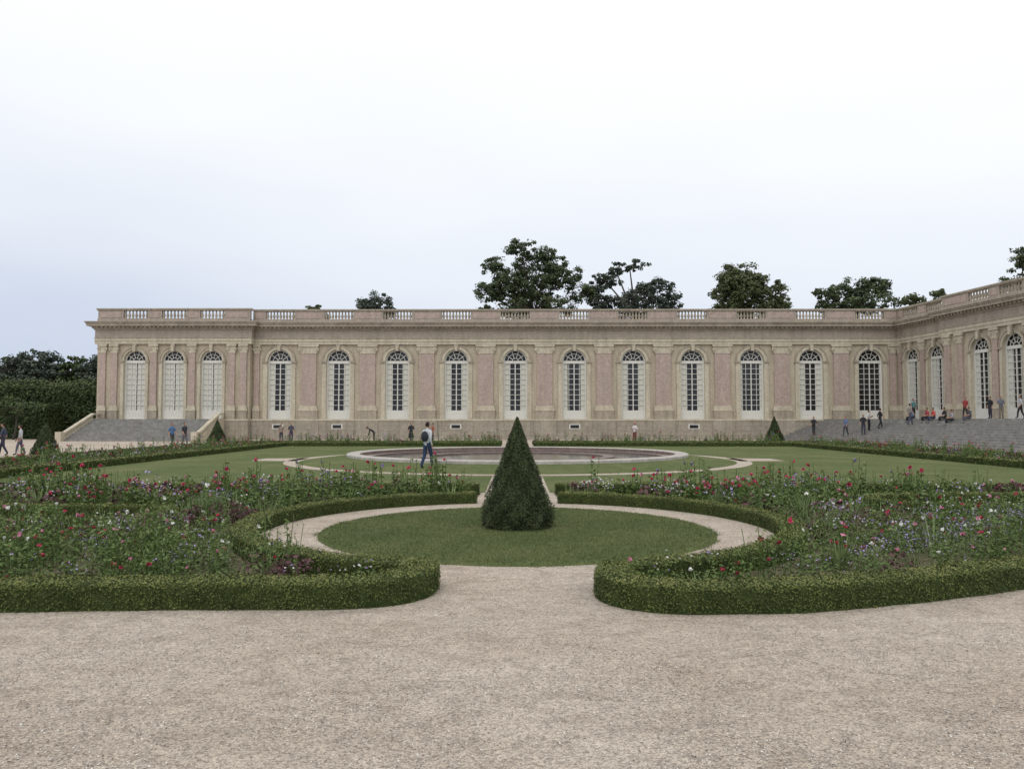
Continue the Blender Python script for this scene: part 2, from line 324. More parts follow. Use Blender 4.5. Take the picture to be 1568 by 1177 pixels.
# ------------------------------------------------------------------ flowers
def proto(kind,lod=1.0):
    Q=[];Mi=[];R=[]
    def add(q,m,r): Q.append(q);Mi.append(np.full(len(q),m));R.append(np.clip(r,0,1))
    def lv(n,rx,z0,z1,size,m,asp=.5,up=.5,shape=1):
        n=max(4,int(n*lod)); size=size/math.sqrt(lod)
        a=rng.uniform(0,2*np.pi,n); z=rng.uniform(0,1,n); r=rx*np.sqrt(rng.uniform(0.05,1,n))*(np.sin(np.pi*np.clip(z*.8+.15,0,1))**.7 if shape else 1)
        P=np.stack([r*np.cos(a),r*np.sin(a),z0+(z1-z0)*z],1); N=np.stack([np.cos(a)*.5,np.sin(a)*.5,up+0*a],1)
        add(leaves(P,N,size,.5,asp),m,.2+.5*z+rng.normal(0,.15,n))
    def stem(x,y,h,w=.004,m=0):
        w/=math.sqrt(lod); t=rng.normal(0,.06,2)
        add(np.array([[(x-w,y,0),(x+w,y,0),(x+w+t[0],y+t[1],h),(x-w+t[0],y+t[1],h)],[(x,y-w,0),(x,y+w,0),(x+t[0],y+w+t[1],h),(x+t[0],y-w+t[1],h)]]),m,np.array([.5,.5])); return x+t[0],y+t[1],h
    def flower(x,y,z,r,m,k=9):
        r=r*(1 if lod>.6 else 1.3); P=np.tile([x,y,z],(k,1))+nrm(rng.normal(size=(k,3)))*r*.45
        add(leaves(P,P-np.array([x,y,z-.02]),r*.75,.35,.8),m,rng.uniform(0,1,k))
    if kind=='rose':
        hh=rng.uniform(.45,.65); lv(85,.2,.05,hh,.026,0)
        for _ in range(4):
            x,y,z=stem(*rng.normal(0,.06,2),hh*rng.uniform(.8,1.12))
            if rng.uniform()<.36: flower(x,y,z,.036,random.choice([3,3,4]))
    elif kind=='spike':
        n=int(34*lod)+4; a=rng.uniform(0,2*np.pi,n); l=rng.uniform(.25,.6,n); lean=rng.uniform(.1,.55,n); w=.009/math.sqrt(lod)
        B=np.stack([.05*np.cos(a),.05*np.sin(a),0*a],1); D=np.stack([np.cos(a)*lean,np.sin(a)*lean,0*a+1],1)*l[:,None]; W=np.stack([-np.sin(a),np.cos(a),0*a],1)*w
        add(np.stack([B-W*.6,B+D*.55+W,B+D,B+D*.55-W],1),1,rng.uniform(.2,.9,n))
        if rng.uniform()<.3: x,y,z=stem(0,0,.6); flower(x,y,z,.04,5)
    elif kind=='haze':
        lv(110,.2,.03,.45,.017,1,.4); n=int(26*lod)+4; P=np.stack([rng.normal(0,.11,n),rng.normal(0,.11,n),rng.uniform(.36,.58,n)],1)
        add(leaves(P,np.tile([0,0,1.],(n,1)),.014/math.sqrt(lod),.6,.8),6,rng.uniform(0,1,n))
    elif kind=='purple':
        lv(80,.2,.03,.38,.032,2,.6)
        if rng.uniform()<.5: flower(rng.normal(0,.05),0,.42,.028,random.choice([4,3]))
    elif kind=='tall':
        for _ in range(4):
            x,y=rng.normal(0,.08,2); h=rng.uniform(.55,.9); stem(x,y,h,m=1); n=int(32*lod)+3; z=rng.uniform(.1,1,n); a=rng.uniform(0,6.28,n)
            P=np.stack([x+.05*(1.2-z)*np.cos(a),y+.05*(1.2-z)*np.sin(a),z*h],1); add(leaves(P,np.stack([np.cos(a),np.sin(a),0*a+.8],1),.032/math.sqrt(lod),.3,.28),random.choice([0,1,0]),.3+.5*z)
            if rng.uniform()<.14: flower(x,y,h,.030,random.choice([5,4,6,3]))
    elif kind=='white':
        lv(75,.19,.03,.38,.024,0)
        for _ in range(4): flower(rng.normal(0,.1),rng.normal(0,.1),rng.uniform(.38,.50),.017,random.choice([5,5,6]),6)
    elif kind=='bush':
        lv(150,.25,.02,.45,.025,0)
    else:
        lv(70,.24,.0,.2,.026,0)
    return np.concatenate(Q),np.concatenate(Mi),np.concatenate(R)
KN=['rose','spike','haze','purple','tall','white','bush','low']
PR={k:[proto(k) for _ in range(8)] for k in KN}
PL={k:[proto(k,.3) for _ in range(8)] for k in KN}
def ringclear(x,y,m=.36): return math.hypot(x,y-CY)>RH+m
def fy(x):
    P=FL if x<0 else FR; xs=[p[0] for p in P]; ys=[p[1] for p in P]
    if x<0: return float(np.interp(x,xs[:6],ys[:6]))
    return float(np.interp(x,xs[2:],ys[2:]))
def clump(x,y,s=0): return math.sin(x*1.7+s)*math.sin(y*1.9+2*s)+.6*math.sin(x*.6-y*.8+s*3)
def plants(name,samples,lod=False,hs=1.0):
    acc=Acc()
    for x,y in samples:
        c=[clump(x,y,i)+rng.uniform(-.8,.8)+wt for i,wt in enumerate([.3,-.1,.1,.1,.45,.1,.25,.15])]
        k=KN[int(np.argmax(c))]; far=lod or y>14.5
        q,m,r=random.choice((PL if far else PR)[k]); a=rng.uniform(0,6.28); s=rng.uniform(.75,1.15); sz=s*hs*rng.uniform(.7,1.15)
        if rng.uniform()<.07: sz*=1.3
        if not far:
            e=(y-fy(x)); sz*=min(1,.65+e*.35)
        ca,sa=math.cos(a),math.sin(a)
        X=(q[...,0]*ca-q[...,1]*sa)*s+x; Y=(q[...,0]*sa+q[...,1]*ca)*s+y
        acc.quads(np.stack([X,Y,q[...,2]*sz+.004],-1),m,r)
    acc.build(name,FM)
def sample(x0,x1,y0,y1,d,cond=lambda x,y:True):
    n=int((x1-x0)*(y1-y0)*d); return [(x,y) for x,y in zip(rng.uniform(x0,x1,n),rng.uniform(y0,y1,n)) if cond(x,y)]
def cf(x,y):
    if not ringclear(x,y): return False
    if abs(x)>y*.72+1.5: return False
    if abs(x)<1.25: return False
    if y<fy(x)+.36: return False
    if x<-6.2 and 12.9<y<15.8: return False
    if x>7.3 and 15.2<y<18.6: return False
    return clump(x*.8,y*.8,5)+rng.uniform(-1,1)>-1.5
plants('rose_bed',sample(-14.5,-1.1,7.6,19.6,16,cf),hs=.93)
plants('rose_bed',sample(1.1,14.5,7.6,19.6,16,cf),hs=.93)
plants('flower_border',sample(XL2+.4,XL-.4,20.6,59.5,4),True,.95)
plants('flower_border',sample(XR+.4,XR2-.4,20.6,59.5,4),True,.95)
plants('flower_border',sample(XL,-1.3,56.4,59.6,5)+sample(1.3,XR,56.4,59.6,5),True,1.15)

# ------------------------------------------------------------------ palace
class Fac:
    def __init__(s,o,du,dn): s.o=np.array(o,float);s.du=np.array(du,float);s.dn=np.array(dn,float);s.a=Acc()
    def P(s,u,v,n): p=s.o+s.du*u+s.dn*n; return (p[0],p[1],v)
    def box(s,u0,u1,v0,v1,n0,n1,m=0): s.a.mesh([s.P(u,v,n_) for v in(v0,v1) for u,n_ in((u0,n0),(u1,n0),(u1,n1),(u0,n1))],BF,m)
    def quad(s,pts,m): s.a.mesh([s.P(*p) for p in pts],[tuple(range(len(pts)))],m)
    def bar(s,p0,p1,w,n0,n1,m):
        d=np.array([p1[0]-p0[0],p1[1]-p0[1]]); d/=np.linalg.norm(d); o=np.array([-d[1],d[0]])*w/2
        c=[(p0[0]-o[0],p0[1]-o[1]),(p1[0]-o[0],p1[1]-o[1]),(p1[0]+o[0],p1[1]+o[1]),(p0[0]+o[0],p0[1]+o[1])]
        s.a.mesh([s.P(u,v,n_) for n_ in(n0,n1) for u,v in c],BF,m)
CR,PK,WL,CN,FZ,PN,WH,GL,CU,RF=range(10)
BM=[M_cream,M_pink,M_wall,M_corn,M_frieze,M_plinth,M_white,M_glass,M_curtain,M_roof]
V0,VS,VT=2.0,7.7,9.35
def bay(f,u0,u1,c,r,ro,n0,dark=0.5,curt=True,wall=WL,vs=VS):
    K=14; A=[(c-r*math.cos(math.pi*i/K),vs+r*math.sin(math.pi*i/K)) for i in range(K+1)]
    B=[(c-ro*math.cos(math.pi*i/K),vs+ro*math.sin(math.pi*i/K)) for i in range(K+1)]
    q=f.quad
    q([(u0,V0,n0),(c-r,V0,n0),(c-r,vs,n0),(u0,vs,n0)],wall); q([(c+r,V0,n0),(u1,V0,n0),(u1,vs,n0),(c+r,vs,n0)],wall)
    q([(u0,vs,n0),(c-r,vs,n0),(c-r,VT,n0),(u0,VT,n0)],wall); q([(c+r,vs,n0),(u1,vs,n0),(u1,VT,n0),(c+r,VT,n0)],wall)
    for i in range(K):
        (a,b),(d,e)=A[i],A[i+1]; q([(a,b,n0),(d,e,n0),(d,VT,n0),(a,VT,n0)],wall); q([(a,b,n0+.1),(d,e,n0+.1),(d,e,n0-.45),(a,b,n0-.45)],CR)
        (a2,b2),(d2,e2)=B[i],B[i+1]; q([(a,b,n0+.1),(d,e,n0+.1),(d2,e2,n0+.1),(a2,b2,n0+.1)],CR); q([(a2,b2,n0),(d2,e2,n0),(d2,e2,n0+.1),(a2,b2,n0+.1)],CN)
        m0=[(c-(ro-.1)*math.cos(math.pi*j/K),vs+(ro-.1)*math.sin(math.pi*j/K)) for j in(i,i+1)]
        q([(*m0[0],n0+.16),(*m0[1],n0+.16),(d2,e2,n0+.16),(a2,b2,n0+.16)],CN); q([(*m0[0],n0+.1),(*m0[1],n0+.1),(*m0[1],n0+.16),(*m0[0],n0+.16)],CN); q([(a2,b2,n0+.1),(d2,e2,n0+.1),(d2,e2,n0+.16),(a2,b2,n0+.16)],CN)
    for sg in(-1,1):
        q([(c+sg*r,V0,n0+.1),(c+sg*r,vs,n0+.1),(c+sg*r,vs,n0-.45),(c+sg*r,V0,n0-.45)],CR)
        a,b=sorted((c+sg*r,c+sg*ro)); q([(a,V0,n0+.1),(b,V0,n0+.1),(b,vs,n0+.1),(a,vs,n0+.1)],CR); q([(c+sg*ro,V0,n0),(c+sg*ro,V0,n0+.1),(c+sg*ro,vs,n0+.1),(c+sg*ro,vs,n0)],CN)
        a,b=sorted((c+sg*(r-.02),c+sg*(ro+.08))); f.box(a,b,vs-.16,vs,n0+.01,n0+.2,CN)
    f.box(c-.2,c+.2,vs+r-.08,VT,n0+.02,n0+.26,CN); f.box(c-.13,c+.13,vs+r-.2,VT-.15,n0+.1,n0+.34,CR)
    g0=n0-.38; q([(c-r,V0,g0),(c+r,V0,g0),(c+r,vs,g0)]+[(x,y,g0) for x,y in A[::-1]],GL)
    fw=.16; ri=r-fw
    f.box(c-r+.002,c-ri,V0,vs,g0+.03,g0+.14,WH); f.box(c+ri,c+r-.002,V0,vs,g0+.03,g0+.14,WH)
    for i in range(K):
        pts=[(c-k*math.cos(math.pi*j/K),vs+k*math.sin(math.pi*j/K)) for k,j in((r,i),(r,i+1),(ri,i+1),(ri,i))]; q([(x,y,g0+.13) for x,y in pts],WH)
    f.box(c-ri,c+ri,vs-.22,vs+.05,g0+.04,g0+.16,WH); f.box(c-ri,c+ri,V0,2.85,g0+.04,g0+.13,WH)
    f.box(c-.05,c+.05,2.85,vs-.22,g0+.04,g0+.12,WH)
    for i in range(1,5):
        t=math.pi*i/5; f.bar((c-.3*math.cos(t),vs+.3*math.sin(t)),(c-ri*math.cos(t),vs+ri*math.sin(t)),.06,g0+.04,g0+.1,WH)
    for rr_ in(.3,.66*ri+.05):
        for i in range(10):
            t0,t1=math.pi*i/10,math.pi*(i+1)/10; f.bar((c-rr_*math.cos(t0),vs+rr_*math.sin(t0)),(c-rr_*math.cos(t1),vs+rr_*math.sin(t1)),.05,g0+.045,g0+.095,WH)
    cw=ri*(1-dark)
    if curt:
        f.box(c-ri,c-ri+cw,2.85,vs-.22,g0+.01,g0+.03,CU); f.box(c+ri-cw,c+ri,2.85,vs-.22,g0+.01,g0+.03,CU)
    for k in(-.5,.5): f.box(c+k*ri-.025,c+k*ri+.025,2.85,vs-.22,g0+.045,g0+.1,WH)
    nr=9
    for i in range(1,nr):
        v=2.85+(vs-.22-2.85)*i/nr; f.box(c-ri,c-.05,v-.022,v+.022,g0+.05,g0+.095,WH); f.box(c+.05,c+ri,v-.022,v+.022,g0+.05,g0+.095,WH)
def pilaster(f,c,ws,n0,shaft=PK):
    w=ws/2; k=.09+.1*ws
    f.box(c-w-k*.7,c+w+k*.7,V0-.02,2.8,n0+.003,n0+.27,CN); f.box(c-w-k,c+w+k,2.8,2.9,n0+.003,n0+.30,CR)
    f.box(c-w-k*.75,c+w+k*.75,2.9,3.1,n0+.003,n0+.24,CR); f.box(c-w-k*.4,c+w+k*.4,3.1,3.3,n0+.003,n0+.2,CR)
    f.box(c-w,c+w,3.3,8.45,n0+.003,n0+.16,shaft)
    f.box(c-w-.02,c+w+.02,8.45,8.55,n0+.003,n0+.2,CR); f.box(c-w-k*.4,c+w+k*.4,8.55,9.12,n0+.003,n0+.2,CR)
    f.box(c-w-k,c+w+k,9.12,9.33,n0+.003,n0+.30,CR)
    for sg in(-1,1):
        x=c+sg*(w+k*.2); rr_=.2 if ws>1 else .16; seg=12
        ring=[(x+rr_*math.cos(2*math.pi*i/seg),8.88+rr_*math.sin(2*math.pi*i/seg)) for i in range(seg)]
        V=[f.P(a,b,n0+.2) for a,b in ring]+[f.P(a,b,n0+.27) for a,b in ring]
        f.a.mesh(V,[tuple(range(seg)),tuple(range(seg,2*seg))]+[(i,(i+1)%seg,seg+(i+1)%seg,seg+i) for i in range(seg)],CR)
        f.box(x-.06,x+.06,8.82,8.94,n0+.27,n0+.3,CN)
def balusters(f,u0,u1,n0,dv):
    n=max(2,round((u1-u0)/.33)); prof=[(.12,11.84),(.12,11.92),(.07,11.95),(.13,12.1),(.135,12.18),(.085,12.38),(.06,12.52),(.10,12.56),(.11,12.64)]
    for i in range(n):
        u=u0+(u1-u0)*(i+.5)/n; seg=8; V=[];F=[]
        for r,v in prof:
            for j in range(seg): V.append(f.P(u+r*math.cos(2*math.pi*j/seg),v+dv,n0-.1+r*math.sin(2*math.pi*j/seg)))
        for k in range(len(prof)-1):
            for j in range(seg): F.append((k*seg+j,k*seg+(j+1)%seg,(k+1)*seg+(j+1)%seg,(k+1)*seg+j))
        f.a.mesh(V,F,CN,.5,True)
def entab(f,u0,u1,n0,wins,half,dv=0.,e0=0,e1=0):
    b=f.box
    b(u0-.2*e0,u1+.2*e1,9.35,9.62+dv,n0-.45,n0+.22,CR); b(u0-.2*e0,u1+.2*e1,9.62+dv,9.92+dv,n0-.45,n0+.27,CR); b(u0-.2*e0,u1+.2*e1,9.92+dv,10.0+dv,n0-.45,n0+.33,CN)
    b(u0-.2*e0,u1+.2*e1,10.0+dv,10.72+dv,n0-.45,n0+.2,FZ)
    for v0,v1,k in((10.72,10.86,.3),(10.86,11.0,.42),(11.0,11.06,.46),(11.06,11.3,.78),(11.3,11.42,.86),(11.42,11.5,.93)): b(u0-k*e0,u1+k*e1,v0+dv,v1+dv,n0-.45,n0+k,CN)
    n=int((u1-u0)/.42)
    for i in range(n):
        u=u0+(u1-u0)*(i+.5)/n; b(u-.1,u+.1,10.9+dv,11.05+dv,n0+.4,n0+.62,CN)
    b(u0,u1,11.5+dv,11.84+dv,n0-.45,n0+.2,FZ); b(u0-.1*e0,u1+.1*e1,12.64+dv,12.72+dv,n0-.3,n0+.1,CN); b(u0-.15*e0,u1+.15*e1,12.72+dv,12.86+dv,n0-.35,n0+.16,CN)
    cur=u0
    for w in list(wins)+[None]:
        a=u1 if w is None else w-half
        if a-cur>.02:
            b(cur,a,11.84+dv,12.64+dv,n0-.28,n0+.06,FZ)
            if a-cur>.7: b(cur+.22,a-.22,11.95+dv,12.53+dv,n0+.06,n0+.09,PK)
        if w is not None: balusters(f,a,w+half,n0,dv); cur=w+half
def base(f,u0,u1,n0,pil,vents=()):
    f.box(u0,u1,0,.35,n0-.45,n0+.42,PN); f.box(u0,u1,.35,1.82,n0-.45,n0+.32,PN); f.box(u0,u1,1.82,2.0,n0-.45,n0+.40,CR)
    for c,w in pil: f.box(c-w/2,c+w/2,.36,1.8,n0+.32,n0+.44,PN)
    n=int((u1-u0)/1.25)
    for row,(v0,v1) in enumerate(((.37,.82),(.835,1.3),(1.315,1.8))):
        for i in range(n):
            a=u0+(u1-u0)*(i+(.5 if row==1 else 0))/n; b_=min(a+(u1-u0)/n-.02,u1)
            if b_>a: f.box(a,b_,v0,v1,n0+.3,n0+.34+.004*((i*7+row*3)%3),PN)
    for c in vents: f.box(c-.55,c+.55,1.02,1.5,n0+.3,n0+.38,WH); f.box(c-.42,c+.42,1.1,1.42,n0+.38,n0+.39,GL)
palace=bpy.data.objects.new('palace',None); COL.objects.link(palace)
D=76.
f=Fac((0,D),(1,0),(0,-1))
S=5.83; W=[-.2+S*k for k in range(-4,7)]; PI=[-.2+S*(k+.5) for k in range(-4,6)]
dk=[.5,.5,.5,.5,.5,.62,.55,.5,.8,.5,.95]
for i,c in enumerate(W):
    u0=-26.2 if i==0 else PI[i-1]; u1=37.5 if i==len(W)-1 else PI[i]
    bay(f,u0,u1,c,1.2,1.6,0,dk[i])
for c in PI: pilaster(f,c,1.5,0)
pilaster(f,-25.75,.5,0)
pilaster(f,36.9,.6,0)
entab(f,-26.2,37.6,0,W,1.42)
base(f,-26.2,37.6,0,[(c,2.2) for c in PI],[W[0],W[1],W[3],W[5],W[7]])
# left pavilion
pw=[-37.5,-33.73,-29.96]; n0=.8
for i,c in enumerate(pw): bay(f,[-41.2,-35.62,-31.85][i],[-35.62,-31.85,-26.2][i],c,1.08,1.36,n0,.12)
for c,w in((-40.65,.62),(-39.5,.62),(-35.62,.62),(-31.85,.62),(-27.95,.62),(-26.8,.62)): pilaster(f,c,w,n0)
entab(f,-41.2,-26.2,n0,pw,1.2,.004,1,1); base(f,-41.2,-26.2,n0,[])
f.box(-41.2,-40.85,V0,9.35,-.5,n0-.004,WL); f.box(-26.5,-26.2,V0,9.35,-.4,n0-.004,WL)
f.box(-41.2,37.5,0,11.5,-16,-.5,WL); f.box(-41,50,11.45,11.52,-15.8,-.3,RF)
f.a.build('main_wing',BM,palace)
# right wing, turned about 7 degrees
th=math.radians(7); f=Fac((37.5,D),(math.sin(th),-math.cos(th)),(-math.cos(th),-math.sin(th)))
rw=[2.15,5.65]; bay(f,0,3.9,rw[0],1.05,1.33,0,.25); bay(f,3.9,7.7,rw[1],1.05,1.33,0,.25)
pilaster(f,.45,.5,0); pilaster(f,3.9,.62,0); pilaster(f,7.3,.4,0)
entab(f,0,7.7,0,rw,1.15); base(f,0,7.7,0,[])
n0=.7; rp=[12.2,15.75,19.3]
for i,c in enumerate(rp): bay(f,[7.7,13.97,17.5][i],[13.97,17.5,25][i],c,1.08,1.36,n0,[.5,.4,.5][i])
for c,w in((8.3,.7),(9.9,.7),(13.97,.62),(17.5,.62),(21.6,.7),(23.2,.7),(24.5,.6)): pilaster(f,c,w,n0)
entab(f,7.7,25,n0,rp,1.2,.004,1,1); base(f,7.7,25,n0,[])
f.box(7.7,8.0,V0,9.35,-.4,n0-.004,WL)
f.box(-12,25,0,11.5,-14,-.5,WL); f.box(24.7,25,0,9.35,-.5,n0-.01,WL)
w3=[28.5,34.3,40.1]
for i,c in enumerate(w3): bay(f,25+5.9*i if i else 25,25+5.9*(i+1),c,1.2,1.6,0,.5)
for c in(31,37): pilaster(f,c,1.5,0)
entab(f,25,42.7,0,w3,1.4); base(f,25,42.7,0,[]); f.box(25,42.7,0,11.5,-14,-.5,WL)
f.a.build('side_wing',BM,palace)
# stairs
st=Acc()
for i in range(12): st.box(-40.6,-28.9,73.9-.42*i-.42,74.95,0.0,2.0-i*.1667,0)
for x0,x1 in((-41.0,-40.6),(-28.9,-28.5)):
    V=[];
    for x in(x0,x1): V+=[(x,74.9,0),(x,68.6,0),(x,68.6,.3),(x,69.2,.3),(x,73.9,2.05),(x,74.9,2.05)]
    st.mesh(V,[tuple(range(6)),tuple(range(6,12))[::-1]]+[(i,(i+1)%6,6+(i+1)%6,6+i) for i in range(6)],1)
    xm=(x0+x1)/2
    for k in range(15):
        y=73.8-k*.33; z=2.0-(73.9-y)*.372; tube(st,[(xm,y,z-.1),(xm,y,z+.15),(xm,y,z+.4)],[.05,.09,.05],1,6)
    V=[]
    for x in(x0+.02,x1-.02): V+=[(x,68.8,.5),(x,69.0,.75),(x,73.9,2.56),(x,74.9,2.56),(x,74.9,2.40),(x,73.9,2.40),(x,69.1,.6),(x,69.0,.5)]
    st.mesh(V,[tuple(range(8)),tuple(range(8,16))[::-1]]+[(i,(i+1)%8,8+(i+1)%8,8+i) for i in range(8)],1)
    st.box(x0-.06,x1+.06,68.3,68.85,0,.85,1)
st.build('stone_staircase',[M_step,M_cream])
st=Acc()
for i in range(12):
    z=.1667*(i+1); o=.42*i
    V=[(25.3+o,75.6,0),(30.6+o,44,0),(41.9,44,0),(38,75.6,0)]; V+=[(a,b,z) for a,b,_ in V]
    V=[(a+(0 if k%4<2 else .003*i),b+(-.002*i if k%4 in(1,2) else 0),c) for k,(a,b,c) in enumerate(V)]
    st.mesh(V,BF,0)
st.build('stone_staircase',[M_step])

# ------------------------------------------------------------------ trees
def tree(name,x,y,lobes,mat,leaf=.2,cl=9,per=50,trunk=.5):
    acc=Acc(); zc=min(l[1]-l[3] for l in lobes); base_=Vector((x,y,0)); top=Vector((x+.3,y,zc+1))
    tube(acc,[base_,(x+.15,y+.1,zc*.5),top],[trunk,trunk*.75,trunk*.55],0,10)
    for lx,lz,rx,rz in lobes:
        c=np.array([lx,y+rng.uniform(-1,1),lz]); ry=max(rx,rz)*.9
        tube(acc,[tuple(top),((top.x+lx)/2+rng.normal(0,.4),y,(top.z+lz)/2-.4),(lx,c[1],lz-.2)],[trunk*.45,trunk*.28,.08],0,6)
        n=int(rx*rz*cl)+5; d=nrm(rng.normal(size=(n,3))); rad=rng.uniform(.15,1.15,n)**.5
        C=c+d*rad[:,None]*np.array([rx,ry,rz])
        for k in range(n):
            if k%4==0: tube(acc,[(lx,c[1],lz-.2),tuple((C[k]+c)/2+rng.normal(0,.2,3)),tuple(C[k])],[.09,.06,.03],0,4)
            rc=rng.uniform(.3,.8)*min(1,.4+rz*.35); m=int(per*rng.uniform(.6,1.3))
            dd=nrm(rng.normal(size=(m,3))); P=C[k]+dd*(rng.uniform(0,1.1,(m,1))**.5)*rc*np.array([1.25,1.25,.8])
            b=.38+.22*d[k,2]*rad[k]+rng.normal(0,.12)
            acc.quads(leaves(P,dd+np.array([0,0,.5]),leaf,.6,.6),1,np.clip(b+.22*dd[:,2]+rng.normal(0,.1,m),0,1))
    acc.build(name,[M_bark,mat])
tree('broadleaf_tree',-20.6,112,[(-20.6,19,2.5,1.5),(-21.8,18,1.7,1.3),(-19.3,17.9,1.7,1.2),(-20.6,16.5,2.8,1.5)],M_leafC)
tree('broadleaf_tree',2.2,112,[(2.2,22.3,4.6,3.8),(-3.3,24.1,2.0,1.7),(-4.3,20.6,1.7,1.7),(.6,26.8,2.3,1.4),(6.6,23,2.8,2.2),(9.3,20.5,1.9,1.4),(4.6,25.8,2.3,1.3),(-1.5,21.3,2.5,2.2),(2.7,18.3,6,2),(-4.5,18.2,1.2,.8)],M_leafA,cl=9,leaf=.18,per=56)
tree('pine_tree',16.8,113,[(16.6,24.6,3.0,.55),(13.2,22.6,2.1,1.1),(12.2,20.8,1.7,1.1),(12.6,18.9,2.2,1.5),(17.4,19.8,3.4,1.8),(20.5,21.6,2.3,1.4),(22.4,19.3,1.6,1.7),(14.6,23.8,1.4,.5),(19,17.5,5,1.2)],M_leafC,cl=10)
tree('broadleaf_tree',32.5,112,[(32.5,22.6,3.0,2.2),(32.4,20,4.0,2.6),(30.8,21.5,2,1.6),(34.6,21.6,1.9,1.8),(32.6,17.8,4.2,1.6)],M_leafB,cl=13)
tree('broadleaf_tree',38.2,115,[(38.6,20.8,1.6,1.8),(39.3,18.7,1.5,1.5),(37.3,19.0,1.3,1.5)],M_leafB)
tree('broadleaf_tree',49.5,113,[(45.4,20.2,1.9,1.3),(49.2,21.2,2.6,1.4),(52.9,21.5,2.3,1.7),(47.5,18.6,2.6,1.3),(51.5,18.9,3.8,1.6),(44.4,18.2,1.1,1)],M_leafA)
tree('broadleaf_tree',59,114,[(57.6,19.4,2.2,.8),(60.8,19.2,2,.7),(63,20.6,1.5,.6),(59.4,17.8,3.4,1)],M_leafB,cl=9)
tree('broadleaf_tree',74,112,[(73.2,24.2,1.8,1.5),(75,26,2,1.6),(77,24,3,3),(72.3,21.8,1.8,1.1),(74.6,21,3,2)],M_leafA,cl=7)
tree('broadleaf_tree',-29.8,112,[(-29.8,18.2,1.3,.6),(-29.6,16.6,1.8,1.2)],M_leafB)
for i,(x,z,r) in enumerate([(-52.5,9.0,2.0),(-56.5,9.0,2.6),(-61.5,9.5,2.8),(-66.5,8.8,2.8),(-72,9.4,3)]):
    tree('broadleaf_tree',x,97+i%2*3,[(x,z,r,1.3),(x-1.2,z-1.2,r,1.4),(x+1,z-1.4,r,1.4),(x,z-3,r*1.3,1.8)],[M_leafC,M_leafH][i%2],leaf=.2,trunk=.3)
hedge('clipped_hedge',[(-43,83),(-90,83)],w=4,h=5.8,dens=60,leaf=.16,mats=[M_hcore2,M_leafH],amp=.012)
hedge('clipped_hedge',[(-47,78),(-90,78)],w=3,h=3.4,dens=70,leaf=.14,mats=[M_hcore2,M_leafH],amp=.03)
tree('small_tree',-48.5,74,[(-48.5,3.2,1.3,1.0),(-49,2.6,1,.7)],M_leafH,leaf=.12,trunk=.12)

# ------------------------------------------------------------------ people
_mc={}
def pm(c,rough=.8,name='cloth'):
    k=(c,name)
    if k not in _mc: _mc[k]=plain(name,c,rough,.2,var=.15,scale=14)
    return _mc[k]
SKIN=pm((.42,.25,.18),.55,'skin')
def skin_eval(verts,edges,rad):
    me=bpy.data.meshes.new('t'); me.from_pydata([tuple(v) for v in verts],edges,[]); ob=bpy.data.objects.new('t',me); COL.objects.link(ob)
    ob.modifiers.new('s','SKIN')
    for i,r in enumerate(rad): me.skin_vertices[0].data[i].radius=(r[0],r[1]) if isinstance(r,tuple) else (r,r)
    me.skin_vertices[0].data[0].use_root=True
    s=ob.modifiers.new('u','SUBSURF'); s.levels=1
    ev=ob.evaluated_get(bpy.context.evaluated_depsgraph_get()); m=ev.to_mesh()
    V=np.array([v.co[:] for v in m.vertices]); F=[tuple(p.vertices) for p in m.polygons]; ev.to_mesh_clear()
    bpy.data.objects.remove(ob); bpy.data.meshes.remove(me); return V,F
def sphere(acc,c,r,m,seg=12,rings=8,fn=None,R=None):
    V=[];F=[]
    for i in range(rings+1):
        t=math.pi*i/rings
        for j in range(seg):
            p=2*math.pi*j/seg; d=Vector((math.sin(t)*math.cos(p),math.sin(t)*math.sin(p),math.cos(t)))
            v=Vector((d.x*r[0],d.y*r[1],d.z*r[2]))
            if fn: v=fn(v,d)
            if R: v=R@v
            V.append(tuple(v+Vector(c)))
    for i in range(rings):
        for j in range(seg): F.append((i*seg+j,(i+1)*seg+j,(i+1)*seg+(j+1)%seg,i*seg+(j+1)%seg))
    acc.mesh(V,F,m,.5,True)
